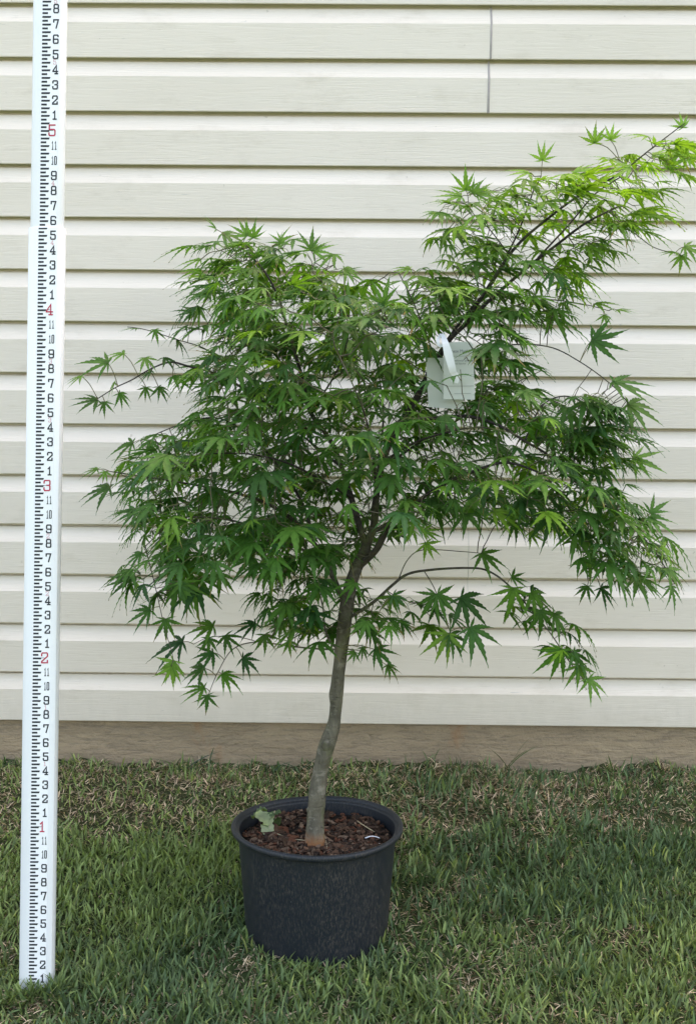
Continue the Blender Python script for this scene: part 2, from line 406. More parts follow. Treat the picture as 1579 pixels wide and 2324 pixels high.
def scale(sec, dep, doff, lo, hi):
    d = dep / 2 + doff + .0006
    tk = MB(); num = MB(); ft = MB(); sm = MB(); xl = -.0148 if sec is low else -.0138
    h8 = math.ceil(lo / IN * 4)
    while h8 / 4 * IN < hi:
        h = h8 / 4 * IN; t = IN / 8
        Lg = .0152 if h8 % 2 == 0 else .0095
        xe = xl + Lg
        top = min(h + t * .15, hi - .001); bot = h - t * .85
        if bot > lo:
            tip = .0012 if h8 % 2 == 0 else 0
            tk.add([rodpt(xl, d, bot), rodpt(xe - tip, d, bot), rodpt(xe, d, top), rodpt(xl, d, top)], [(0, 1, 2, 3)])
            if h8 % 48 == 0: tk.add([rodpt(xe, d, h - .0006), rodpt(xe + .0055, d, h - .0006), rodpt(xe + .0055, d, h + .0002), rodpt(xe, d, h + .0002)], [(0, 1, 2, 3)])
        h8 += 1
    xr = .0148 if sec is low else .0143
    for n_ in range(1, 90):
        h = n_ * IN
        if h < lo + .004 or h > hi - .006: continue
        f_, inch = divmod(n_, 12)
        num = MB(); nm, mt_ = 'inch_numeral', MK; ft = num
        if inch == 0: nm, mt_ = 'foot_numeral', MR; digit(ft, str(f_ % 10), xr - .0068 - .0022, h, .0124, .0198, .0022, d + .0003)
        elif inch >= 10:
            digit(num, '1', xr - .0076, h, .0042, .0150, .0015, d)
            digit(num, str(inch)[1], xr - .0024, h, .0046 if inch == 10 else .0042, .0150, .0015, d)
        else: digit(num, str(inch), xr - .0048, h, .0100, .0158, .0023, d)
        num.build(nm, mt_, sec)
        if inch in (4, 8) and f_ > 0: sm = MB(); digit(sm, str(f_ % 10), xr - .0060, h + IN * .5, .0052, .0082, .0009, d); sm.build('small_foot_numeral', MRF, sec)
    tag(tk.build('tick_marks', MK, sec), kind='stuff')
scale(low, .036, 0, .012, ZJ - .0004); scale(upp, .030, .0005, ZJ + .002, 7.1 * 12 * IN)

# ------------------------------------------------------------------ pot
PX, PY, PZ, PR = -3.08898 * IN, 89.204 * IN, 9.362 * IN, 6.617 * IN
PB = .004
pot = tag(empty('plant_pot', (PX, PY, PB)), 'round black plastic nursery pot with scuffed sides holding the maple', 'plant pot')
def lathe(prof_, n=96, cx=PX, cy=PY, wob=None):
    V = []; F = []
    for i_, (r, z) in enumerate(prof_):
        for k in range(n):
            a = 2 * math.pi * k / n; rr = r * (1 + .006 * math.sin(2 * a + 1) + .003 * math.sin(3 * a))
            V.append((cx + rr * math.cos(a), cy + rr * math.sin(a), z + .0015 * math.sin(a * 2 + .5)))
    for i_ in range(len(prof_) - 1):
        for k in range(n): F.append((i_ * n + k, i_ * n + (k + 1) % n, (i_ + 1) * n + (k + 1) % n, (i_ + 1) * n + k))
    return V, F
T = PZ; R = PR
body = [(.02, PB), (.133, PB), (.1375, PB + .004)]
for k in range(1, 12): t = k / 12; body.append((.1375 + (.1545 - .1375) * t, PB + .004 + (T - .0175 - PB) * t))

body.append((.1546, T - .0132)); V, F = lathe(body); F.append(tuple(range(96))[::-1]); mk('pot_body', V, F, MP, pot, True)
rim = [(.1545, T - .0134), (.1600, T - .0136), (.1640, T - .0128), (.1672, T - .0100), (.1680, T - .0050), (.1665, T - .0012), (.1640, T), (.1610, T - .0004), (.1585, T - .0022), (.1570, T - .006)]
V, F = lathe(rim); mk('pot_rim', V, F, MP, pot, True)
inner = [(.1570, T - .006), (.1535, T - .0082)]
for k in range(14): inner.append((.1520 - k * .0003 + (.0009 if k % 2 else 0), T - .009 - k * .0035))
V, F = lathe(inner); o = mk('inner_wall', V, F, MP, pot, True)

# potting mix and bark
ZS = T - .034
V = [(PX, PY, ZS + .002)]; F = []; nr, na = 14, 60
for a in range(1, nr + 1):
    for k in range(na):
        r = .1500 * a / nr; ph = 2 * math.pi * k / na; x = PX + r * math.cos(ph); y = PY + r * math.sin(ph)
        V.append((x, y, ZS + .006 * noise.noise(Vector((x * 30, y * 30, 0))) + .004 * noise.noise(Vector((x * 90, y * 90, 3)))))
for k in range(na): F.append((0, 1 + k, 1 + (k + 1) % na))
for a in range(nr - 1):
    for k in range(na): F.append((1 + a * na + k, 1 + (a + 1) * na + k, 1 + (a + 1) * na + (k + 1) % na, 1 + a * na + (k + 1) % na))
tag(mk('potting_soil', V, F, MSOIL, smooth=True, loc=(0, 0, 0)), 'dark damp potting soil filling the black pot', 'soil', kind='stuff')
b = MB(); rr = random.Random(5)
for q in range(2600):
    r = .149 * math.sqrt(rr.random()); ph = rr.random() * 6.283; x = PX + r * math.cos(ph); y = PY + r * math.sin(ph)
    hole = noise.noise(Vector((x * 14 + 3, y * 14, 7)))
    if (x - PX + .045) ** 2 + (y - PY - .03) ** 2 < .040 ** 2 and rr.random() < .85: continue
    if hole < -.32 and rr.random() < .7: continue
    L = rr.uniform(.0025, .0075) * (2.3 if rr.random() < .10 else 1); W = L * rr.uniform(.3, .7); H = rr.uniform(.001, .0035)
    s = L + .001
    if math.hypot(x - PX, y - PY) > .1495 - s: continue
    base = rr.choice([(.055, .032, .021), (.085, .048, .030), (.040, .025, .017), (.11, .062, .038), (.028, .019, .014), (.15, .10, .068), (.048, .028, .019), (.10, .040, .022)])
    if rr.random() < .008: base = (.5, .5, .47); L = .0014; W = L
    V = []
    for sx in (-1, 1):
        for sy in (-1, 1):
            for sz in (-1, 1):
                V.append(Vector((sx * L * rr.uniform(.6, 1), sy * W * rr.uniform(.5, 1), sz * H * rr.uniform(.5, 1))))
    Rm = Matrix.Rotation(rr.uniform(0, 6.28), 3, 'Z') @ Matrix.Rotation(rr.gauss(0, .45), 3, 'X') @ Matrix.Rotation(rr.gauss(0, .35), 3, 'Y')
    c0 = Vector((x, y, ZS + .004 + rr.random() * .008)); F = [(0, 1, 3, 2), (4, 6, 7, 5), (0, 4, 5, 1), (2, 3, 7, 6), (0, 2, 6, 4), (1, 5, 7, 3)]
    f = rr.uniform(.7, 1.3); b.add([c0 + Rm @ v for v in V], F, (*[min(.8, t * f) for t in base], 1))
tag(b.build('bark_mulch', MCH), 'reddish brown bark chips covering the soil in the pot', 'bark mulch', kind='stuff')
def twig(name, pts, r, label, cat, mat=MSTRAW):
    P = catmull(pts, 4); V, F = tube(P, [r * (1 - .5 * i_ / len(P)) for i_ in range(len(P))], 5)
    return tag(mk(name, V, F, mat, smooth=True, loc=tuple(P[0])), label, cat, group='dry stems lying on the bark mulch')
zs = ZS + .012
def sp(px, py, dz=0.0):       # a point on the mulch seen at a picture position
    d = at(px, py, 2.2) - Vector((0, 0, CAMH)); t = (zs + dz - CAMH) / d.z; return Vector((0, 0, CAMH)) + d * t
twig('dry_stem', [sp(628, 1892), sp(660, 1903), sp(700, 1908, .002), sp(748, 1912)], .0011, 'pale straw stem lying left of the trunk base on the bark', 'stem')
twig('dry_stem', [sp(742, 1925, .0), sp(739, 1905, .004), sp(735, 1893, .018)], .0008, 'short straw stem standing against the trunk base', 'stem')
twig('dry_stem', [sp(808, 1862), sp(828, 1875, .003), sp(850, 1888)], .0013, 'grey stem lying on the right half of the bark', 'stem')
twig('dry_stem', [sp(828, 1902), sp(842, 1898, .003), sp(856, 1900, .002), sp(862, 1903)], .0014, 'short whitish curled stem near the right inside of the pot', 'stem', MSTRAP)
# wilted leaves lying in the pot
wl = tag(empty('wilted_leaf_sprig', sp(600, 1870)), 'pale grey green wilted leaf sprig lying on the bark at the left of the pot', 'wilted leaves')
def wleaf(px, py, dz, ang, L, W, tilt, c):
    o = sp(px, py, dz); V = []; F = []; n = 9
    Rm = Matrix.Rotation(ang, 3, 'Z') @ Matrix.Rotation(tilt, 3, 'Y')
    for k in range(n + 1):
        t = k / n; ww = W * math.sin(math.pi * min(1, t * .93 + .04)) ** .6 * (1 + .07 * math.sin(k * 2.3))
        for s in (-1, 0, 1): V.append(o + Rm @ Vector((L * (t - .3), s * ww / 2, .006 * abs(s) + .006 * math.sin(t * 5) + .002 * math.sin(k * 3 + s))))
    for k in range(n):
        for s in range(2): F.append((k * 3 + s, k * 3 + s + 1, k * 3 + s + 4, k * 3 + s + 3))
    mk('leaf', V, F, ML, wl, True, [(*c, 1)] * len(V))
wleaf(601, 1866, .016, 2.4, .038, .040, -.75, (.36, .42, .24)); wleaf(606, 1882, .004, 4.9, .028, .026, .35, (.38, .43, .26))
wleaf(620, 1858, .020, .6, .030, .020, -.8, (.10, .15, .07)); wleaf(596, 1846, .022, 3.3, .034, .014, .2, (.14, .19, .09)); wleaf(624, 1866, .008, 1.2, .026, .018, .8, (.06, .09, .045))
P = catmull([sp(612, 1878, .010), sp(618, 1856, .020), sp(624, 1840, .034)], 3); V, F = tube(P, [.0010] * len(P), 5); mk('stem', V, F, MSTRAW, wl, True)

# ------------------------------------------------------------------ grass
def fbm(x, y, s, ox=0.0):
    r = np.zeros_like(x); a = 1.0; f = s; g = np.random.default_rng(int(ox * 10) + 3)
    for o in range(4):
        for k in range(4):
            th = g.uniform(0, 6.28); ph = g.uniform(0, 6.28); r += a * np.sin((x * np.cos(th) + y * np.sin(th)) * f * g.uniform(.7, 1.4) + ph) * .5
        a *= .62; f *= 2.1
    return r
def blades(n, x0, x1, y0, y1, lmin, lmax, wid, seed, excl=None, seg=3, dryadd=0.0):
    g = np.random.default_rng(seed)
    x = g.uniform(x0, x1, n); y = g.uniform(y0, y1, n)
    dry = fbm(x, y, 5.0, 1.0) * .35 + fbm(x, y, 26.0, 21.0) * .34 + np.clip((y - (WY - .42)) / .42, 0, 1) * 1.55 - .36 + dryadd
    dry += .9 * np.exp(-(((x + .48) / .35) ** 2 + ((y - WY + .30) / .14) ** 2)) + .5 * np.exp(-(((x - .5) / .4) ** 2 + ((y - WY + .25) / .14) ** 2))
    dens = np.ones(n); bare = fbm(x, y, 9, 5.0)
    dens -= np.clip(bare - .6, 0, .5) * .8
    dens = np.where(y > WY - .05, dens * .8, dens)
    keep = (g.random(n) < dens) & (np.hypot(x - PX, y - PY) > .139) & (~((np.abs(x - RXB) < .034) & (np.abs(y - RY) < .021)))
    if excl is not None: keep &= ~((x > excl[0]) & (x < excl[1]) & (y > excl[2]) & (y < excl[3]))
    x, y, dry = x[keep], y[keep], dry[keep]; n = len(x)
    z = gz(x, y) - .003
    pd = 1 / (1 + np.exp(-dry * 4.0)); isd = g.random(n) < np.clip(pd * .80 + .10, 0, .88)
    tall = fbm(x, y, 6, 9.0)
    L = g.uniform(lmin, lmax, n) * (1 + .22 * np.clip(tall, -1, 1)) * np.where(isd, .72, 1.0)
    L *= np.where((np.hypot(x - PX, y - PY) < .20) & (y < PY + .02), .8, 1)
    W = wid * g.uniform(.55, 1.25, n) * np.where(isd, .6, 1)
    hd = g.uniform(0, 2 * np.pi, n); lean = np.abs(g.normal(0, .55, n)) + .15 + isd * g.uniform(.3, 1.0, n)
    bend = g.uniform(.1, .9, n) + isd * .3
    fa = hd + g.normal(np.pi / 2, .5, n)             # blade width direction
    dx, dy = np.cos(hd), np.sin(hd); wx, wy = np.cos(fa), np.sin(fa)
    V = []; px_, py_, pz_ = x.copy(), y.copy(), z.copy()
    tt = np.linspace(0, 1, seg + 1); wprof = [.75, 1.0, .82, 0.05] if seg == 3 else [.9, .85, .05]
    for s in range(seg + 1):
        hw = W * wprof[s] / 2
        V.append(np.stack([px_ - wx * hw, py_ - wy * hw, pz_], 1)); V.append(np.stack([px_ + wx * hw, py_ + wy * hw, pz_ + hw * .3], 1))
        an = np.clip(lean + bend * tt[s], 0, 1.55); st = L / seg
        px_ = px_ + dx * np.sin(an) * st; py_ = py_ + dy * np.sin(an) * st; pz_ = pz_ + np.cos(an) * st
        if True: py_ = np.minimum(py_, WY + .008)
    V = np.stack(V, 1).reshape(-1, 3); m = 2 * (seg + 1); base = np.arange(n) * m
    Fq = np.concatenate([np.stack([base + 2 * s, base + 2 * s + 1, base + 2 * s + 3, base + 2 * s + 2], 1) for s in range(seg)], 0)
    hue = np.clip(fbm(x, y, 3.5, 14.0) * .5 + g.normal(.45, .35, n), 0, 1)[:, None]
    ga, gb, gc_ = np.array([.088, .142, .062]), np.array([.196, .262, .086]), np.array([.27, .32, .10])
    col = ga * (1 - hue) + gb * hue; lt = (g.random(n) < .05)[:, None]; col = np.where(lt, gc_, col)
    tan = np.array([.62, .50, .36]) * g.uniform(.45, 1.35, n)[:, None]; brown = np.array([.15, .10, .06]) * g.uniform(.7, 1.4, n)[:, None]
    dc = np.where((g.random(n) < .28)[:, None], brown, tan)
    col = np.where(isd[:, None], dc, col * g.uniform(.55, 1.5, n)[:, None])
    cc = np.repeat(col, m, 0); cc = np.concatenate([cc, np.ones((len(cc), 1))], 1)
    # a touch of straw at the base of each blade
    return V, Fq, cc
E1 = blades(105000, -1.12, 1.12, 1.60, WY + .002, .018, .046, .0047, 1)
E2 = blades(60000, -3.2, 3.2, .15, WY + .002, .03, .06, .0065, 2, (-1.12, 1.12, 1.60, 9), 2)
E3 = blades(42000, -1.12, 1.12, 1.60, WY, .012, .030, .0030, 3, None, 2, .45)
E4 = blades(20000, -1.12, 1.12, WY - .10, WY, .012, .036, .0036, 4, None, 2, 2.0)
E5 = blades(420, RXB - .055, RXB + .055, RY - .055, RY - .020, .040, .066, .0052, 5)
VV = []; CC = []; FF = []; o_ = 0
for V, Fq, cc in (E1, E2, E3, E4, E5): VV.append(V); CC.append(cc); FF.append(Fq + o_); o_ += len(V)
lawn = mk('grass', np.concatenate(VV), np.concatenate(FF), MG, col=np.concatenate(CC)); tag(lawn, 'green lawn grass with patches of dry tan blades near the wall', 'grass', kind='stuff')
# weeds against the foundation
def weed(px, py, n, L, spread, c, label, seed):
    L *= 1.35
    rr = random.Random(seed); p = at(px, py, WY - .03); p.z = float(gz(p.x, p.y)) - .002
    b = MB()
    for q in range(n):
        a = rr.uniform(math.pi * 0.9, math.pi * 2.1); l = L * rr.uniform(.55, 1.15); el = rr.uniform(*spread); w_ = .0042 * rr.uniform(.8, 1.4)
        d = Vector((math.cos(a), math.sin(a) * .35, 0)).normalized(); s = Vector((-d.y, d.x, 0)) * .6 + Vector((0, 0, .5)); V = []; q0 = p + Vector((rr.uniform(-.01, .01), rr.uniform(-.01, .01), 0))
        for k in range(6):
            t = k / 5; e = el - t * .6; V += [q0 - s * w_ * (1 - t ** 2.2) * .5, q0 + s * w_ * (1 - t ** 2.2) * .5]
            q0 = q0 + (d * math.cos(e) + Vector((0, 0, math.sin(e)))) * l / 5
        b.add(V, [(2 * k, 2 * k + 1, 2 * k + 3, 2 * k + 2) for k in range(5)], (*[x * rr.uniform(.8, 1.2) for x in c], 1))
    o = b.build('weed', MG, None, True, loc=tuple(p)); tag(o, label, 'weed', group='weeds along the foundation')
gk = (.040, .085, .040)
weed(425, 1722, 9, .085, (.15, .8), gk, 'dark green weed with long flat blades against the foundation left of the trunk', 21)
weed(606, 1722, 7, .06, (.5, 1.3), gk, 'short dark weed against the foundation between the flat bladed weed and the trunk', 22)
weed(680, 1722, 9, .055, (.2, .9), gk, 'small drooping weed by the foundation just left of the trunk', 23)
weed(1150, 1735, 4, .085, (.9, 1.45), (.05, .09, .03), 'thin upright weed sprout standing against the foundation right of the tree', 24)
weed(1400, 1738, 12, .06, (.1, .6), (.05, .10, .03), 'low spreading green weed at the foundation far right', 25)
weed(14, 1735, 8, .04, (.4, 1.3), gk, 'small dark weed at the foundation left of the measuring rod', 26)
rr = random.Random(3)

# ------------------------------------------------------------------ the maple
TY = 2.245
def cyl(p): return at(p[0], p[1], TY + (p[2] if len(p) > 2 else 0))
tree = tag(empty('japanese_maple', at(714, 1930, TY - .02)), 'young japanese maple with thin green palmate leaves growing in the black pot', 'tree')
limbs = {}
NODES = []                                    # skeleton nodes of the limbs
def limb(name, pts, w0, w1, n=9, part=True, label=None, node=True, widths=None):
    P = catmull([cyl(p) for p in pts], 6); m = len(P)
    if widths:
        k = np.linspace(0, len(widths) - 1, m); W = np.interp(k, range(len(widths)), widths)
    else: W = [w0 + (w1 - w0) * (i_ / (m - 1)) ** .8 for i_ in range(m)]
    rad = [max(.0006, wv / 2 / FPX * 2.30) for wv in W]
    V, F = tube(P, rad, n, True, .16 if w0 > 12 else .10, seed=w0)
    o = mk(name, V, F, MBK, tree, True)
    if node: NODES.extend(P[2:])
    return o, P
tr_pts = [(714, 1936, -.02), (715, 1905, -.02), (716, 1870, -.015), (717, 1846, -.01), (721, 1800, -.01), (728, 1745), (738, 1705), (748, 1675), (758, 1640), (763, 1600), (763, 1575), (768, 1530), (774, 1480), (781, 1420), (787, 1375), (795, 1330), (808, 1292), (824, 1262), (832, 1238)]
limb('trunk', tr_pts, 42, 24, 16, widths=[52, 46, 40, 40, 38, 35, 37, 36, 29, 27, 30, 28, 30, 31, 33, 29, 28, 27, 23], node=False)
# knots on the trunk
def knot(px, py, dy, r, s):
    c0 = at(px, py, TY + dy); b = MB(); nlat, nlon = 6, 9; V = [tuple(c0 + Vector((0, -r * .8, 0)))]; F = []
    for a in range(1, nlat):
        th = math.pi / 2 * a / (nlat - 1)
        for k in range(nlon):
            ph = 2 * math.pi * k / nlon; q = 1 + .25 * noise.noise(Vector((ph * 2, th * 3, s)))
            V.append(tuple(c0 + Vector((math.sin(th) * math.cos(ph) * r * q, -math.cos(th) * r * .8 * (1 - .6 * (a == 1)), math.sin(th) * math.sin(ph) * r * 1.1 * q))))
    for k in range(nlon): F.append((0, 1 + k, 1 + (k + 1) % nlon))
    for a in range(nlat - 2):
        for k in range(nlon): F.append((1 + a * nlon + k, 1 + (a + 1) * nlon + k, 1 + (a + 1) * nlon + (k + 1) % nlon, 1 + a * nlon + (k + 1) % nlon))
    mk('knot', V, F, MBK, tree, True)
knot(741, 1691, -.013, .0105, 1); knot(728, 1822, -.014, .0055, 3); knot(702, 1838, -.008, .006, 5); knot(756, 1585, -.010, .005, 8)
BR = [
 ([(832, 1240), (816, 1195), (797, 1130, .02), (775, 1060, .04), (750, 1000, .05), (704, 935, .04), (687, 865, .03), (670, 800, .02), (650, 735, .02), (628, 665, .02), (592, 605, .02), (548, 562, .03)], 17, 3),
 ([(832, 1240), (848, 1190, -.01), (853, 1130, -.02), (868, 1050, -.02), (905, 965, 0), (952, 895, .02), (990, 825, .02), (1020, 772, 0), (1065, 728, 0), (1112, 680, 0), (1190, 612, -.02), (1262, 556, -.03), (1330, 505, -.03), (1400, 470, -.03)], 19, 4),
 ([(815, 1285), (850, 1252, -.03), (872, 1215, -.05), (892, 1180, -.08), (935, 1148, -.10), (990, 1108, -.12), (1060, 1075, -.14), (1150, 1050, -.16), (1240, 1080, -.17)], 17, 4),
 ([(895, 980, 0), (940, 905, .05), (985, 820, .06), (1030, 750, .06), (1078, 690, .05), (1118, 640, .03), (1152, 575, .02), (1180, 515, 0), (1210, 432, 0)], 10, 3),
 ([(1050, 742, 0), (1105, 655, -.04), (1170, 560, -.05), (1250, 490, -.06), (1320, 440, -.06), (1400, 397, -.05), (1480, 335, -.05), (1552, 280, -.05)], 9, 2),
 ([(1220, 585, -.02), (1290, 510, .02), (1350, 440, .03), (1410, 400, .03)], 5, 3),
 ([(790, 1378), (765, 1332, .02), (745, 1285, .03), (712, 1232, .03), (665, 1180, .0), (600, 1140, -.03), (520, 1115, -.04), (440, 1100, -.05), (350, 1085, -.05), (250, 1070, -.05)], 17, 2),
 ([(748, 1290, .03), (700, 1255, -.04), (630, 1222, -.10), (560, 1190, -.14), (480, 1175, -.16), (400, 1180, -.17), (330, 1240, -.16)], 8, 2),
 ([(712, 1232, .03), (690, 1150, .08), (640, 1070, .12), (580, 1000, .14), (500, 950, .15), (420, 960, .15), (320, 1000, .13)], 8, 2),
 ([(745, 995, .05), (660, 955, .02), (580, 900, -.02), (500, 852, -.04), (430, 832, -.05), (388, 822, -.05), (345, 836, -.05), (300, 862, -.05), (262, 880, -.05), (222, 905, -.05)], 7, 2),
 ([(560, 880, -.02), (480, 800, -.02), (400, 770, -.02), (330, 748, -.02), (290, 742, -.02)], 3, 1.6),
 ([(774, 1474, 0), (730, 1473, -.02), (690, 1470, -.03), (640, 1464, -.04), (580, 1457, -.05), (528, 1474, -.06), (495, 1525, -.06), (474, 1575, -.06)], 5.5, 1.6),
 ([(590, 1458, -.05), (547, 1447, -.05), (500, 1444, -.05), (467, 1449, -.05), (440, 1462, -.05)], 2.4, 1.4),
 ([(770, 1474, 0), (752, 1460, .02), (738, 1430, .03), (733, 1380, .03), (720, 1330, .04)], 6, 3),
 ([(330, 1240, -.16), (345, 1300, -.15), (358, 1354, -.14), (374, 1425, -.14), (392, 1487, -.14), (390, 1510, -.14)], 2.6, 1.5),
 ([(796, 1400, 0), (848, 1366, -.03), (890, 1328, -.05), (925, 1303, -.06), (980, 1293, -.07), (1060, 1289, -.07), (1105, 1295, -.07), (1150, 1325, -.07), (1205, 1385, -.06), (1250, 1440, -.06), (1290, 1500, -.06), (1330, 1550, -.06)], 8, 2),
 ([(962, 1296, -.06), (985, 1335, -.08), (1004, 1385, -.09), (1018, 1425, -.10), (1022, 1445, -.10)], 2.4, 1.5),
 ([(905, 1312, -.06), (925, 1270, -.08), (960, 1248, -.08), (1050, 1252, -.07), (1092, 1256, -.06)], 2.6, 1.5),
 ([(905, 965, 0), (980, 950, -.03), (1060, 945, -.06), (1130, 965, -.08), (1190, 1001, -.10), (1240, 1031, -.10), (1290, 1081, -.10), (1350, 1130, -.10), (1420, 1185, -.10), (1480, 1245, -.10), (1530, 1325, -.10)], 9, 2),
 ([(975, 930, -.02), (1020, 865, -.06), (1065, 826, -.09), (1140, 786, -.10), (1240, 786, -.10), (1315, 821, -.10), (1390, 876, -.10), (1425, 916, -.10), (1450, 945, -.10)], 4, 1.6),
 ([(1190, 1001, -.10), (1230, 920, 0), (1290, 900, .06), (1350, 940, .08), (1410, 1010, .08)], 4, 2),
 ([(1312, 1150, -.1), (1316, 1200, -.1), (1322, 1255, -.1), (1334, 1322, -.1)], 2, 1.4),
 ([(853, 1130, -.02), (850, 1060, -.12), (840, 990, -.20), (820, 920, -.26), (790, 850, -.28)], 8, 2),
 ([(868, 1050, -.02), (930, 1010, -.14), (1000, 985, -.22), (1080, 970, -.27), (1150, 980, -.28)], 7, 2),
 ([(797, 1130, .02), (730, 1090, -.10), (650, 1050, -.20), (560, 1030, -.25), (470, 1030, -.26)], 7, 2),
 ([(853, 1130, -.02), (860, 1040, .12), (870, 940, .22), (860, 850, .28), (850, 760, .30)], 8, 2),
 ([(868, 1060, -.02), (960, 1000, .12), (1060, 940, .22), (1150, 880, .26), (1230, 840, .26)], 7, 2),
 ([(775, 1060, .04), (700, 1000, .18), (620, 930, .26), (550, 840, .28), (500, 760, .28)], 7, 2),
 ([(704, 935, .04), (760, 850, -.05), (790, 760, -.08), (780, 690, -.08)], 5, 2),
 ([(990, 825, .02), (960, 740, -.03), (930, 670, -.04), (905, 620, -.04)], 4, 2),
 ([(840, 1215, 0), (880, 1190, .12), (960, 1140, .22), (1080, 1110, .26), (1180, 1120, .26)], 6, 2),
 ([(1065, 728, 0), (1150, 700, .05), (1230, 680, .08), (1320, 690, .08), (1380, 705, .08)], 4, 1.6),
 ([(1330, 505, -.03), (1420, 520, 0), (1480, 560, 0), (1530, 575, 0)], 3, 1.5),
 ([(1152, 575, .02), (1110, 520, .02), (1070, 480, .02), (1060, 440, .02)], 3, 1.5),
]
for pts, a, b_ in BR: limb('branch', pts, a, b_, 8 if a > 6 else 6)

# --- fine twigs grow towards points spread through the crown
def inpoly(poly, n, g):
    P = np.array(poly, float); out = []
    while len(out) < n:
        x = g.uniform(P[:, 0].min(), P[:, 0].max()); y = g.uniform(P[:, 1].min(), P[:, 1].max())
        c_ = False; j_ = len(P) - 1
        for i_ in range(len(P)):
            if (P[i_, 1] > y) != (P[j_, 1] > y) and x < (P[j_, 0] - P[i_, 0]) * (y - P[i_, 1]) / (P[j_, 1] - P[i_, 1]) + P[i_, 0]: c_ = not c_
            j_ = i_
        if c_: out.append((x, y))
    return out
REG = [
 ([(485, 780), (530, 650), (640, 630), (760, 650), (850, 700), (930, 650), (1000, 620), (1100, 650), (1180, 740), (1190, 850), (1240, 960), (1290, 1060), (1240, 1130), (1050, 1150), (930, 1190), (830, 1240), (740, 1330), (640, 1320), (540, 1270), (430, 1290), (350, 1240), (340, 1170), (280, 1110), (320, 1030), (420, 960), (470, 870)], 820, (-.30, .34)),
 ([(465, 540), (570, 540), (660, 555), (740, 580), (800, 630), (800, 690), (510, 700), (480, 650)], 80, (-.12, .18)),
 ([(1010, 455), (1100, 450), (1190, 390), (1300, 370), (1440, 320), (1540, 310), (1560, 370), (1450, 420), (1460, 500), (1380, 540), (1310, 610), (1290, 690), (1180, 740), (1010, 700), (920, 625), (1000, 600), (1010, 540)], 190, (-.16, .12)),
 ([(1290, 1080), (1370, 1090), (1440, 1150), (1500, 1230), (1510, 1310), (1420, 1300), (1340, 1280), (1290, 1190)], 105, (-.2, .02)),
 ([(1130, 1320), (1200, 1340), (1290, 1430), (1310, 1500), (1250, 1480), (1200, 1410), (1130, 1350)], 15, (-.10, 0)),
 ([(620, 1330), (850, 1340), (880, 1420), (800, 1430), (740, 1450), (620, 1440), (580, 1410)], 44, (-.14, .12)),
 ([(300, 1270), (440, 1290), (450, 1340), (380, 1350), (310, 1330)], 16, (-.18, -.06)),
 ([(1240, 890), (1350, 900), (1410, 970), (1420, 1040), (1370, 1080), (1240, 980)], 66, (-.16, .1)),
 ([(1050, 1100), (1300, 1090), (1300, 1180), (1110, 1190)], 46, (-.22, .16)),
 ([(860, 1360), (960, 1370), (1000, 1400), (900, 1400)], 6, (-.1, .06)),
]
g = np.random.default_rng(4); A = []
for poly, n, (d0, d1) in REG:
    for (x, y) in inpoly(poly, n, g): A.append(at(x, y, TY + g.uniform(d0, d1)))
A = np.array([list(p) for p in A]); N = [np.array(p) for p in NODES]; par = [-1] * len(N); K0 = len(N)
alive = np.ones(len(A), bool); STEP = .020
nd = np.array(N)
dist = np.full(len(A), 9.0); near_ = np.zeros(len(A), int)
def upd(start):
    arr = nd[start:]
    D = np.linalg.norm(A[:, None, :] - arr[None], axis=2); k = D.argmin(1); dm = D[np.arange(len(A)), k]
    u = dm < dist; dist[u] = dm[u]; near_[u] = k[u] + start
upd(0)
for it in range(60):
    alive &= dist > .026
    if not alive.any(): break
    new = []
    idx = np.where(alive & (dist < .45))[0]
    for nn in np.unique(near_[idx]):
        s = A[idx[near_[idx] == nn]] - nd[nn]; s /= np.linalg.norm(s, axis=1)[:, None]; v = s.sum(0)
        v /= (np.linalg.norm(v) + 1e-9); v += g.normal(0, .16, 3); v /= np.linalg.norm(v)
        new.append(nd[nn] + v * STEP); par.append(int(nn))
    st = len(nd); nd = np.concatenate([nd, np.array(new)]); upd(st)
    if len(nd) > 9000: break
nch = np.zeros(len(nd), int)
for i_ in range(K0, len(nd)): nch[par[i_]] += 1
load = np.zeros(len(nd)) + 1.0
for i_ in range(len(nd) - 1, K0 - 1, -1): load[par[i_]] += load[i_] * (1 if par[i_] >= K0 else 0)
rad = np.clip(.00055 + .00016 * np.sqrt(load), 0, .0022)
b = MB()
for i_ in range(K0, len(nd)):
    p = nd[par[i_]]; q = nd[i_]; r1 = rad[i_]; r0_ = r1 if par[i_] < K0 else rad[par[i_]]
    V, F = tube([p, q], [max(r0_, r1), r1], 5, False); b.add(V, F)
b.build('twigs', m_plain('young_twig_bark', (.085, .075, .05), .7, .3, .3, 40), tree, True)

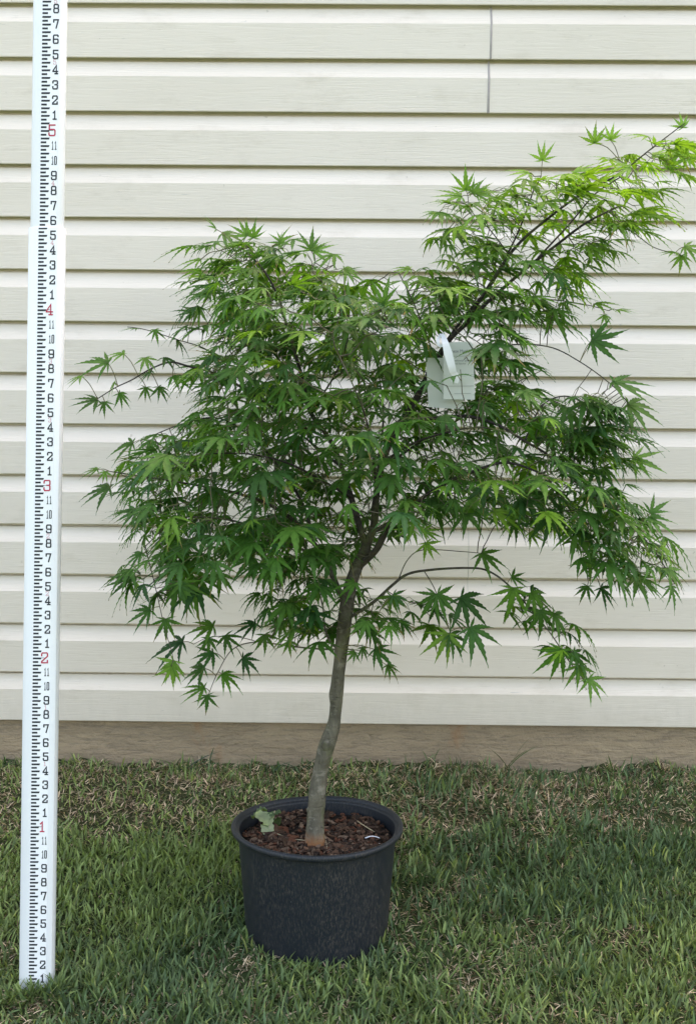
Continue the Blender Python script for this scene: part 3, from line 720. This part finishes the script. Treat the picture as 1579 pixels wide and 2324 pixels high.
# --- leaf shapes
def leaf_template(seed, lobes=7, droop=.5):
    """flat lobed, toothed leaf in its own frame: x = middle lobe, y = sideways, z = upper side; middle lobe length 1"""
    r = random.Random(seed); V = []; F = []
    if lobes == 7: A_ = [0, 31, -31, 63, -63, 104, -104]; Ls = [1, .95, .95, .78, .78, .42, .42]
    else: A_ = [0, 35, -35, 74, -74]; Ls = [1, .9, .9, .6, .6]
    for a, L in zip(A_, Ls):
        a = math.radians(a + r.uniform(-5, 5)); L *= r.uniform(.9, 1.1); W = L * r.uniform(.15, .205); n = 15
        da = r.uniform(.7, 1.35) * droop; ca, sa = math.cos(a), math.sin(a); sw = r.uniform(-.12, .12); o = len(V); fold = r.uniform(.25, .6)
        for k in range(n):
            t = k / (n - 1)
            ww = W * (.30 + .70 * math.sin(math.pi * min(1, t * 1.15) ** .95) ** 1.0 if t < .46 else (1 - ((t - .46) / .54)) ** 1.25 * 1.0 + .02)
            if t < .05: ww = W * .28
            tooth = (1.0 if k % 2 else .74) if 1 < k < n - 1 else .95
            if k == n - 1: ww = .004
            z = -da * (t ** 1.9) * L * .55 ; xx = t * L * (1 - .12 * da * t); yy = sw * t * t * L
            for s in (-1, 0, 1):
                hw = s * ww * tooth / 2; back = -.03 * L * abs(s) * (k % 2 == 0)
                lx = xx + back; ly = yy + hw; lz = z + fold * abs(hw) * .7
                V.append((lx * ca - ly * sa, lx * sa + ly * ca, lz))
        for k in range(n - 1):
            F.append((o + k * 3, o + k * 3 + 1, o + k * 3 + 4, o + k * 3 + 3)); F.append((o + k * 3 + 1, o + k * 3 + 2, o + k * 3 + 5, o + k * 3 + 4))
    k_ = np.arange(len(V)); return np.array(V), np.array(F), ((k_ // 3) % n) / (n - 1.0), (k_ % 3) == 1
TPL = [leaf_template(s, 7 if s % 4 else 5, d) for s, d in zip(range(16), [.3, .5, .7, .2, .4, .9, .6, .35, .15, .75, .5, 1.0, .3, .55, .35, .8])]
LV = []; LF = []; LC = []; lo_ = 0; petV = MB(); leaves_n = 0
def put_leaf(origin, ax, nrm, L, col, tpl=None):
    global lo_, leaves_n
    ax = np.array(ax, float); ax /= np.linalg.norm(ax); nrm = np.array(nrm, float); nrm -= ax * nrm.dot(ax); nrm /= np.linalg.norm(nrm)
    sd_ = np.cross(nrm, ax); V, F, tp_, mid_ = TPL[tpl if tpl is not None else g.integers(len(TPL))]
    W = origin + (V[:, :1] * ax + V[:, 1:2] * sd_ + V[:, 2:] * nrm) * L
    W[:, 1] = np.minimum(W[:, 1], WY - .012)
    LV.append(W); LF.append(F + lo_); lo_ += len(W); 
    cl = np.tile(np.array(col, float), (len(W), 1)) * np.where(mid_ & (tp_ > .02), 1.22, .96)[:, None]
    if g.random() < .22:
        e = np.clip((tp_ - g.uniform(.62, .88)) / .15, 0, 1)[:, None] * g.uniform(.4, 1); cl = cl * (1 - e) + np.array([.20, .13, .045]) * e
    LC.append(np.concatenate([cl, np.ones((len(W), 1))], 1)); leaves_n += 1
TAGR = (950, 765, 1085, 935); TAGY = 2.12
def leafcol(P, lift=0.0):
    px_, py_ = to_px(P); base = np.array([.060, .145, .020]); young = np.array([.20, .34, .030]); cool = np.array([.028, .080, .024])  # young: new growth tone, also the painted sunlit yellow-green
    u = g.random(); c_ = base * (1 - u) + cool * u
    # yellower upper right shoots: new growth plus sunlight painted into the leaf colour
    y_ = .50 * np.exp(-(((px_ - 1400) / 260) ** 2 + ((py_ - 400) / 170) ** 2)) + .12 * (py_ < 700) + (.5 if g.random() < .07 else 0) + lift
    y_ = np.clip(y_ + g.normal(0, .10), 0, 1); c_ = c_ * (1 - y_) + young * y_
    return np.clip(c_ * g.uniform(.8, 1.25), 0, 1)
axis_xy = np.array([at(820, 1100, TY).x, TY])
def grow_leaf(base, out, L, petiole, lift=0.0, od=None):
    """a leaf at the end of its own stalk"""
    out = np.array(out, float); out /= np.linalg.norm(out)
    pts = [base, base + out * petiole * .55 + np.array([0, 0, petiole * .10]), base + out * petiole - np.array([0, 0, petiole * .12])]
    tip = pts[-1]; px_, py_ = to_px(tip)
    if TAGR[0] < px_ < TAGR[2] and TAGR[1] < py_ < TAGR[3] and tip[1] < TAGY + .03 and g.random() < .45: return
    if TAGR[0] - 45 < px_ < TAGR[2] + 30 and TAGR[1] - 50 < py_ < TAGR[3] and tip[1] < TAGY + .03 and g.random() < .7: return
    if 900 < px_ < 1300 and 1190 < py_ < 1290: 
        if g.random() < .9: return
    if py_ > 1180 and abs(px_ - 830) < 60 and py_ < 1290 and tip[1] < TY and g.random() < .55: return
    if 750 < px_ < 910 and 1100 < py_ < 1400 and tip[1] < TY + .05 and g.random() < .92: return
    if py_ > 1400 and abs(px_ - 775) < 40 and tip[1] < TY: return
    if tip[1] > WY - .04: return
    V, F = tube([Vector(p) for p in pts], [.0008, .0006, .0005], 3, False); petV.add(V, F, (.13, .15, .05, 1))
    hz = out.copy(); hz[2] = 0; nh = np.linalg.norm(hz)
    hz = hz / nh if nh > .2 else np.array([np.cos(g.uniform(0, 6.28)), np.sin(g.uniform(0, 6.28)), 0])
    od = tip - np.array([axis_xy[0], axis_xy[1], tip[2]]); od /= (np.linalg.norm(od) + 1e-6)
    hz = hz * .75 + od * .75; hz /= (np.linalg.norm(hz) + 1e-6)
    high = np.clip((tip[2] - 1.2) / .4, 0, 1); lowr = np.clip((.95 - tip[2]) / .2, 0, 1)
    pitch = g.normal(-.24 + .26 * high - .22 * lowr, .24)
    ax = hz * np.cos(pitch) + np.array([0, 0, np.sin(pitch)])
    nrm = np.array([0, 0, 1.0]) * np.cos(pitch) - hz * np.sin(pitch) + g.normal(0, .17, 3)
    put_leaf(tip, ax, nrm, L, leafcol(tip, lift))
def pair(i_pos, dirv, L, lift=0):
    d = dirv / (np.linalg.norm(dirv) + 1e-9); u = np.cross(d, [0, 0, 1.0]); u /= (np.linalg.norm(u) + 1e-6)
    rot = g.uniform(-.5, .5); v = np.cross(d, u)
    s = u * np.cos(rot) + v * np.sin(rot)
    for sg in (1, -1):
        if g.random() < .12: continue
        out = d * .75 + s * sg * g.uniform(.6, 1.1) + g.normal(0, .15, 3); grow_leaf(i_pos, out, L * g.choice([.62, .8, .95, 1.0, 1.1, 1.22]), g.uniform(.020, .042), lift)
cnt = 0
depth_ = np.zeros(len(nd), int)
for i_ in range(K0, len(nd)): depth_[i_] = depth_[par[i_]] + 1 if par[i_] >= K0 else 1
for i_ in range(K0, len(nd)):
    d = nd[i_] - nd[par[i_]]; od = nd[i_] - np.array([axis_xy[0], axis_xy[1], nd[i_][2]]); od /= (np.linalg.norm(od) + 1e-6)
    dd = d / np.linalg.norm(d) + od * .6
    if nch[i_] == 0:
        pair(nd[i_], dd, g.uniform(.052, .076)); 
        if g.random() < .35: grow_leaf(nd[i_], dd, g.uniform(.034, .050), .015)
    elif depth_[i_] % 2 == 0 and g.random() < .75: pair(nd[i_], dd, g.uniform(.048, .070))

# leaves one can tell apart at the edge of the crown: (x, y, direction x, y, length, how far it faces the viewer, yellowness, depth)
SOLO = [
 (1342, 772, 1, .25, 80, .75, 0, -.1), (1352, 770, .5, -.4, 50, .8, 0, -.1), (1390, 866, 1, .28, 105, .35, .1, -.1), (1423, 918, 1, .45, 95, .45, .15, -.1), (1436, 1040, 1, .25, 72, .75, .55, .08),
 (1300, 985, -.3, .3, 50, .7, 0, -.05), (1340, 1000, .2, 1, 60, .6, 0, -.05), (1370, 1060, .5, 1, 60, .5, 0, 0),
 (1056, 432, -.1, -1, 52, .75, .25, .02), (1082, 442, .9, -.35, 58, .6, .1, .02), (1046, 446, -1, -.05, 62, .4, .1, .02), (1072, 440, .4, -.8, 40, .8, .1, .02),
 (1230, 364, .05, -1, 45, .9, .8, -.03), (1348, 325, -.1, -1, 45, .7, .3, 0), (1384, 318, .1, -1, 38, .7, .3, 0), (1200, 392, -1, .1, 60, .4, .7, -.03), (1300, 392, .8, -.2, 70, .5, .8, -.05),
 (1516, 384, .4, -1, 58, .5, .7, -.05), (1526, 388, 1, .25, 82, .4, .8, -.05), (1480, 352, 1, -.2, 70, .4, .8, -.05), (1430, 380, -.8, .1, 70, .5, .8, -.06), (1548, 290, -.3, -1, 35, .5, .7, -.05), (1470, 310, -1, -.2, 55, .3, .6, -.05), (1552, 560, .8, .3, 60, .4, .2, 0), (1530, 572, -.6, .1, 40, .3, .2, 0), (1545, 580, 0, 1, 42, .6, .2, 0),
 (1440, 480, 1, .05, 78, .3, .2, 0), (1420, 500, 1, .3, 70, .3, .1, 0), (1330, 560, 1, .4, 80, .3, .4, 0), (1300, 620, 1, .1, 62, .3, .2, .02), (1350, 690, 1, -.1, 60, .3, .5, .06), (1400, 704, 1, .05, 42, .4, .9, .06), (1370, 715, .2, .9, 32, .6, .6, .06),
 (484, 1421, -1, .12, 68, .45, 0, -.05), (415, 1457, -1, .38, 92, .4, 0, -.05), (484, 1481, -.9, .4, 62, .5, 0, -.06), (464, 1517, -1, .35, 66, .4, 0, -.06), (464, 1561, -1, .25, 64, .4, 0, -.06), (470, 1578, .05, 1, 48, .6, 0, -.06),
 (512, 1442, .55, 1, 52, .5, 0, -.06), (474, 1448, .1, 1, 45, .4, 0, -.06), (550, 1494, 1, .5, 55, .4, 0, -.06), (504, 1530, 1, .4, 60, .35, 0, -.06), (396, 1500, -.6, 1, 62, .5, .7, -.13), (390, 1512, .1, 1, 55, .3, .2, -.13), (342, 1385, -1, .45, 66, .45, .1, -.14), (376, 1405, .05, 1, 60, .6, 0, -.14), (405, 1325, -.2, 1, 85, .7, 0, -.15), (415, 1320, .5, .9, 70, .5, 0, -.15), (498, 1300, .1, 1, 62, .6, 0, -.1), (300, 1314, -1, .2, 66, .4, 0, -.15),
 (580, 1415, -1, .35, 60, .4, 0, -.04), (640, 1412, -.5, .6, 55, .4, .1, -.04), (600, 1440, .2, 1, 50, .5, 0, -.05), (655, 1455, .1, .9, 42, .5, .2, -.04),
 (246, 824, -1, -.1, 72, .4, .1, -.05), (262, 869, -.7, .6, 42, .5, .1, -.05), (222, 908, -1, .15, 62, .5, .1, -.05), (238, 912, .1, 1, 36, .6, .1, -.05), (186, 854, -1, .45, 44, .4, .4, -.05), (270, 893, .6, .7, 44, .5, 0, -.05), (332, 879, -.1, 1, 36, .5, 0, -.05), (360, 878, .6, .9, 42, .5, 0, -.05), (392, 855, 1, .35, 58, .4, 0, -.05), (282, 804, -.9, -.1, 50, .3, 0, -.05), (330, 812, .2, .4, 45, .4, 0, -.05), (372, 812, 1, .4, 55, .35, 0, -.05), (314, 745, -1, 0, 45, .2, .2, -.02), (352, 748, .2, .5, 35, .3, .2, -.02), (400, 770, .6, .6, 55, .3, 0, -.02), (345, 842, -.8, .5, 45, .4, 0, -.05),
 (302, 1006, -1, .35, 68, .4, 0, .13), (340, 1000, .3, .6, 50, .4, 0, .13), (222, 1066, -1, .1, 45, .3, .2, -.05), (250, 1108, -1, .12, 80, .35, 0, -.06), (310, 1160, -1, .45, 58, .4, 0, -.1), (322, 1256, -.9, .6, 66, .4, 0, -.16), (240, 1070, -.2, .9, 32, .4, .5, -.05),
 (888, 1352, -.2, 1, 55, .85, .15, -.12), (892, 1350, .8, .6, 50, .6, .1, -.12), (988, 1349, -.5, .9, 70, .7, .05, -.1), (992, 1349, .8, .7, 72, .6, 0, -.1), (1045, 1356, .75, .75, 98, .55, 0, -.09), (1016, 1438, -.45, 1, 78, .75, 0, -.1), (1020, 1440, .7, .8, 70, .5, 0, -.1), (1066, 1425, .7, .85, 92, .55, 0, -.1),
 (1092, 1256, .9, .7, 74, .45, .1, -.06), (1160, 1310, .9, .2, 45, .4, .1, -.07), (1165, 1335, -.1, 1, 78, .7, 0, -.08), (1205, 1345, .7, .9, 75, .5, 0, -.07), (1225, 1385, .2, 1, 70, .6, 0, -.07), (1255, 1395, .8, .9, 80, .45, 0, -.06), (1272, 1474, -.25, 1, 84, .8, 0, -.07), (1275, 1475, -1, .25, 55, .5, 0, -.07), (1300, 1480, .8, 1, 78, .4, .1, -.06), (1312, 1510, 0, 1, 62, .5, .45, -.06), (1335, 1540, .7, 1, 62, .3, .5, -.06),
 (966, 1232, .4, .8, 50, .8, .85, -.14), (938, 1204, -.5, .1, 55, .5, .9, -.16), (960, 1205, .9, .2, 50, .4, .8, -.16), (1332, 1330, -.4, .8, 44, .5, 0, -.1), (1362, 1334, .75, .9, 60, .45, 0, -.1), (1340, 1268, -.1, 1, 60, .75, .1, -.1), (1300, 1215, .3, .8, 50, .5, 0, -.1), (1200, 1210, .9, .4, 48, .5, .8, -.12), (1180, 1165, -.8, .2, 70, .5, .4, -.16), (1160, 1150, .8, .2, 70, .4, .5, -.16),
 (806, 1322, -.7, .5, 62, .45, .2, -.16), (840, 1434, .7, .6, 62, .5, 0, -.03), (850, 1474, .85, .5, 66, .5, 0, -.02), (878, 1510, .9, .6, 44, .4, .2, -.02), (806, 1480, -.5, .6, 32, .5, 0, -.03), (820, 1470, .5, .9, 40, .4, 0, -.03),
 (560, 536, -.4, -.8, 45, .6, .3, .02), (575, 540, 0, -1, 42, .7, .3, .02), (632, 552, .6, -.4, 48, .85, .25, .02), (640, 552, -.7, -.5, 35, .8, .25, .02), (705, 568, .05, -1, 50, .8, .2, .02), (712, 572, .9, -.4, 55, .6, .1, .02), (490, 520, -.5, -.9, 42, .4, .3, .03), (505, 530, .9, .1, 62, .4, .3, .03), (470, 560, -1, .1, 50, .3, .2, .03), (455, 590, -1, .1, 58, .3, .2, 0), (430, 640, -1, -.1, 55, .35, .1, 0), (440, 710, -1, -.3, 50, .6, 0, 0), (455, 700, -.5, .9, 55, .5, 0, 0), (780, 610, 1, .5, 58, .5, 0, 0), (550, 610, -.2, .2, 55, .9, .7, -.04),
 (870, 690, .1, -1, 60, .85, .1, -.08), (872, 692, -.8, -.4, 52, .6, .1, -.08), (930, 690, .2, -.7, 42, .85, 0, -.02), (990, 670, -.2, -.3, 45, .7, 0, 0), (790, 700, -.1, -1, 62, .7, .1, -.08), (930, 610, -1, .1, 55, .4, .6, 0), (1010, 640, .4, .6, 50, .4, .1, 0),
 (1475, 1165, .6, -.5, 55, .7, 0, -.1), (1470, 1175, 1, .35, 72, .5, 0, -.1), (1500, 1240, .9, .8, 62, .3, .2, -.1), (1515, 1290, .6, 1, 66, .35, .3, -.1), (1450, 1310, .9, .6, 70, .35, .3, -.1), (1400, 1315, .8, .7, 66, .4, .3, -.1), (1520, 1330, .4, 1, 60, .3, .2, -.1), (1420, 1100, .9, .1, 50, .3, 0, -.08),
]
for (px_, py_, dx, dy, L, fc, yl, dp) in SOLO:
    o = np.array(at(px_, py_, TY + dp)); sc = (TY + dp) / FPX
    ax = np.array([dx, g.normal(-.15, .2), -dy]); ax /= np.linalg.norm(ax)
    nrm = np.array([0, -1.0, 0]) * fc + np.array([0, 0, 1.0]) * (1 - fc) + g.normal(0, .12, 3) + np.array([0, 0, .18])
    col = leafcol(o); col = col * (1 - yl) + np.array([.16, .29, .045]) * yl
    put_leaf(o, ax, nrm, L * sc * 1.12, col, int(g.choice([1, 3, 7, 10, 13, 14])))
    # stalk back to the nearest wood
    k = int(np.linalg.norm(nd - o, axis=1).argmin()); q = nd[k]
    if np.linalg.norm(q - o) < .16:
        mid = (q + o) / 2 + np.array([0, 0, .12 * np.linalg.norm(q - o)])
        V, F = tube(catmull([q, mid, o], 3), [.0009] * 7, 4, False); petV.add(V, F, (.13, .12, .05, 1))
LVa = np.concatenate(LV); LFa = np.concatenate(LF); LCa = np.concatenate(LC)
print('leaves', leaves_n, 'twig nodes', len(nd) - K0)
fol = mk('foliage', LVa, LFa, ML, tree, True, LCa)
petV.build('leaf_stalks', m_attr('leaf_stalk', .6, 0), tree, True)

# ------------------------------------------------------------------ nursery tag
def quad_card(name, P, mat, parent, th=.0006):
    P = [Vector(p) for p in P]; n = (P[1] - P[0]).cross(P[-1] - P[0]).normalized(); m_ = len(P)
    V = [p for p in P] + [p - n * th for p in P]
    return mk(name, V, [tuple(range(m_)), tuple(range(m_, 2 * m_))[::-1]] + [(i_, m_ + i_, m_ + (i_ + 1) % m_, (i_ + 1) % m_)[::-1] for i_ in range(m_)], mat, parent)
tg = tag(empty('plant_tag', at(1008, 762, 2.19)), 'pale paper plant tags with a white loop strap hanging from a branch in the maple', 'plant tag')
Yc = TAGY + .02
card = quad_card('card', [at(1006, 906, Yc), at(1077, 907, Yc - .004), at(1073, 783, Yc), at(1066, 775, Yc), at(1006, 778, Yc)], MTAG, tg)
card2 = quad_card('card', [at(972, 924, Yc + .03), at(1052, 929, Yc + .022), at(1046, 812, Yc + .022), at(966, 812, Yc + .03)], MTAG, tg)
card2['label'] = 'second tag tucked behind the first at the left'
def text(s, px0, px1, py, hpx, Y, parent, name='lettering'):
    cu = bpy.data.curves.new(name, 'FONT'); cu.body = s; cu.size = 1; cu.align_x = 'LEFT'; to = bpy.data.objects.new('tmp', cu); C.objects.link(to)
    bpy.context.view_layer.update(); me = bpy.data.meshes.new_from_object(to.evaluated_get(bpy.context.evaluated_depsgraph_get()))
    co = np.array([v.co for v in me.vertices]); C.objects.unlink(to); bpy.data.objects.remove(to)
    x = (co[:, 0] - co[:, 0].min()) / (co[:, 0].max() - co[:, 0].min()); h = co[:, 1] / .7
    W = [at(px0 + (px1 - px0) * a, py - hpx * c_, Y) for a, c_ in zip(x, h)]
    F = [tuple(p.vertices) for p in me.polygons]
    return mk(name, [tuple(p) for p in W], F, MTX, parent)
Yt = Yc - .0055
text('Japanese Maple', 1009, 1064, 800, 7, Yt, card)
text('with a yellowish green', 1012, 1068, 820, 4, Yt, card); text('colored leaves', 1018, 1056, 827, 4, Yt, card)
for (a, y_, c_) in ((1008, 808, 1073), (1010, 876, 1075), (1030, 893, 1068)):
    b = MB(); b.add([at(a, y_ + .9, Yt), at(c_, y_ + .2, Yt), at(c_, y_ - .5, Yt), at(a, y_ + .2, Yt)], [(0, 1, 2, 3)]); b.build('rule', MTX, card)
# loop strap
def band(name, pts, wpx, Y, parent, mat):
    V = []; F = []
    P = catmull([at(x, y, Y + d) for x, y, d, w_ in pts], 4); Wd = np.interp(np.linspace(0, len(pts) - 1, len(P)), range(len(pts)), [p[3] for p in pts])
    for i_, p in enumerate(P):
        t = (P[min(i_ + 1, len(P) - 1)] - P[max(0, i_ - 1)]).normalized(); s = t.cross(Vector((0, 1, 0))).normalized() * Wd[i_] / 2 / FPX * 2.2
        V += [p - s, p + s, p + s + Vector((0, .0008, 0)), p - s + Vector((0, .0008, 0))]
    for i_ in range(len(P) - 1):
        for k in range(4): F.append((i_ * 4 + k, i_ * 4 + (k + 1) % 4, i_ * 4 + 4 + (k + 1) % 4, i_ * 4 + 4 + k))
    F += [(0, 3, 2, 1), tuple(len(V) - 4 + k for k in range(4))]
    mk(name, V, F, mat, parent)
band('strap', [(1003, 757, .02, 7), (1009, 775, -.012, 13), (1016, 800, -.020, 18), (1024, 830, -.022, 16), (1028, 845, -.020, 14)], 18, TAGY, tg, MSTRAP)
band('strap', [(1026, 842, -.013, 11), (1034, 855, -.012, 16), (1031, 868, -.010, 15)], 18, TAGY, tg, MSTRAP)
band('strap', [(1000, 758, .02, 5), (993, 772, .004, 6), (998, 785, 0, 6), (1012, 779, -.004, 6)], 6, TAGY, tg, MSTRAP)
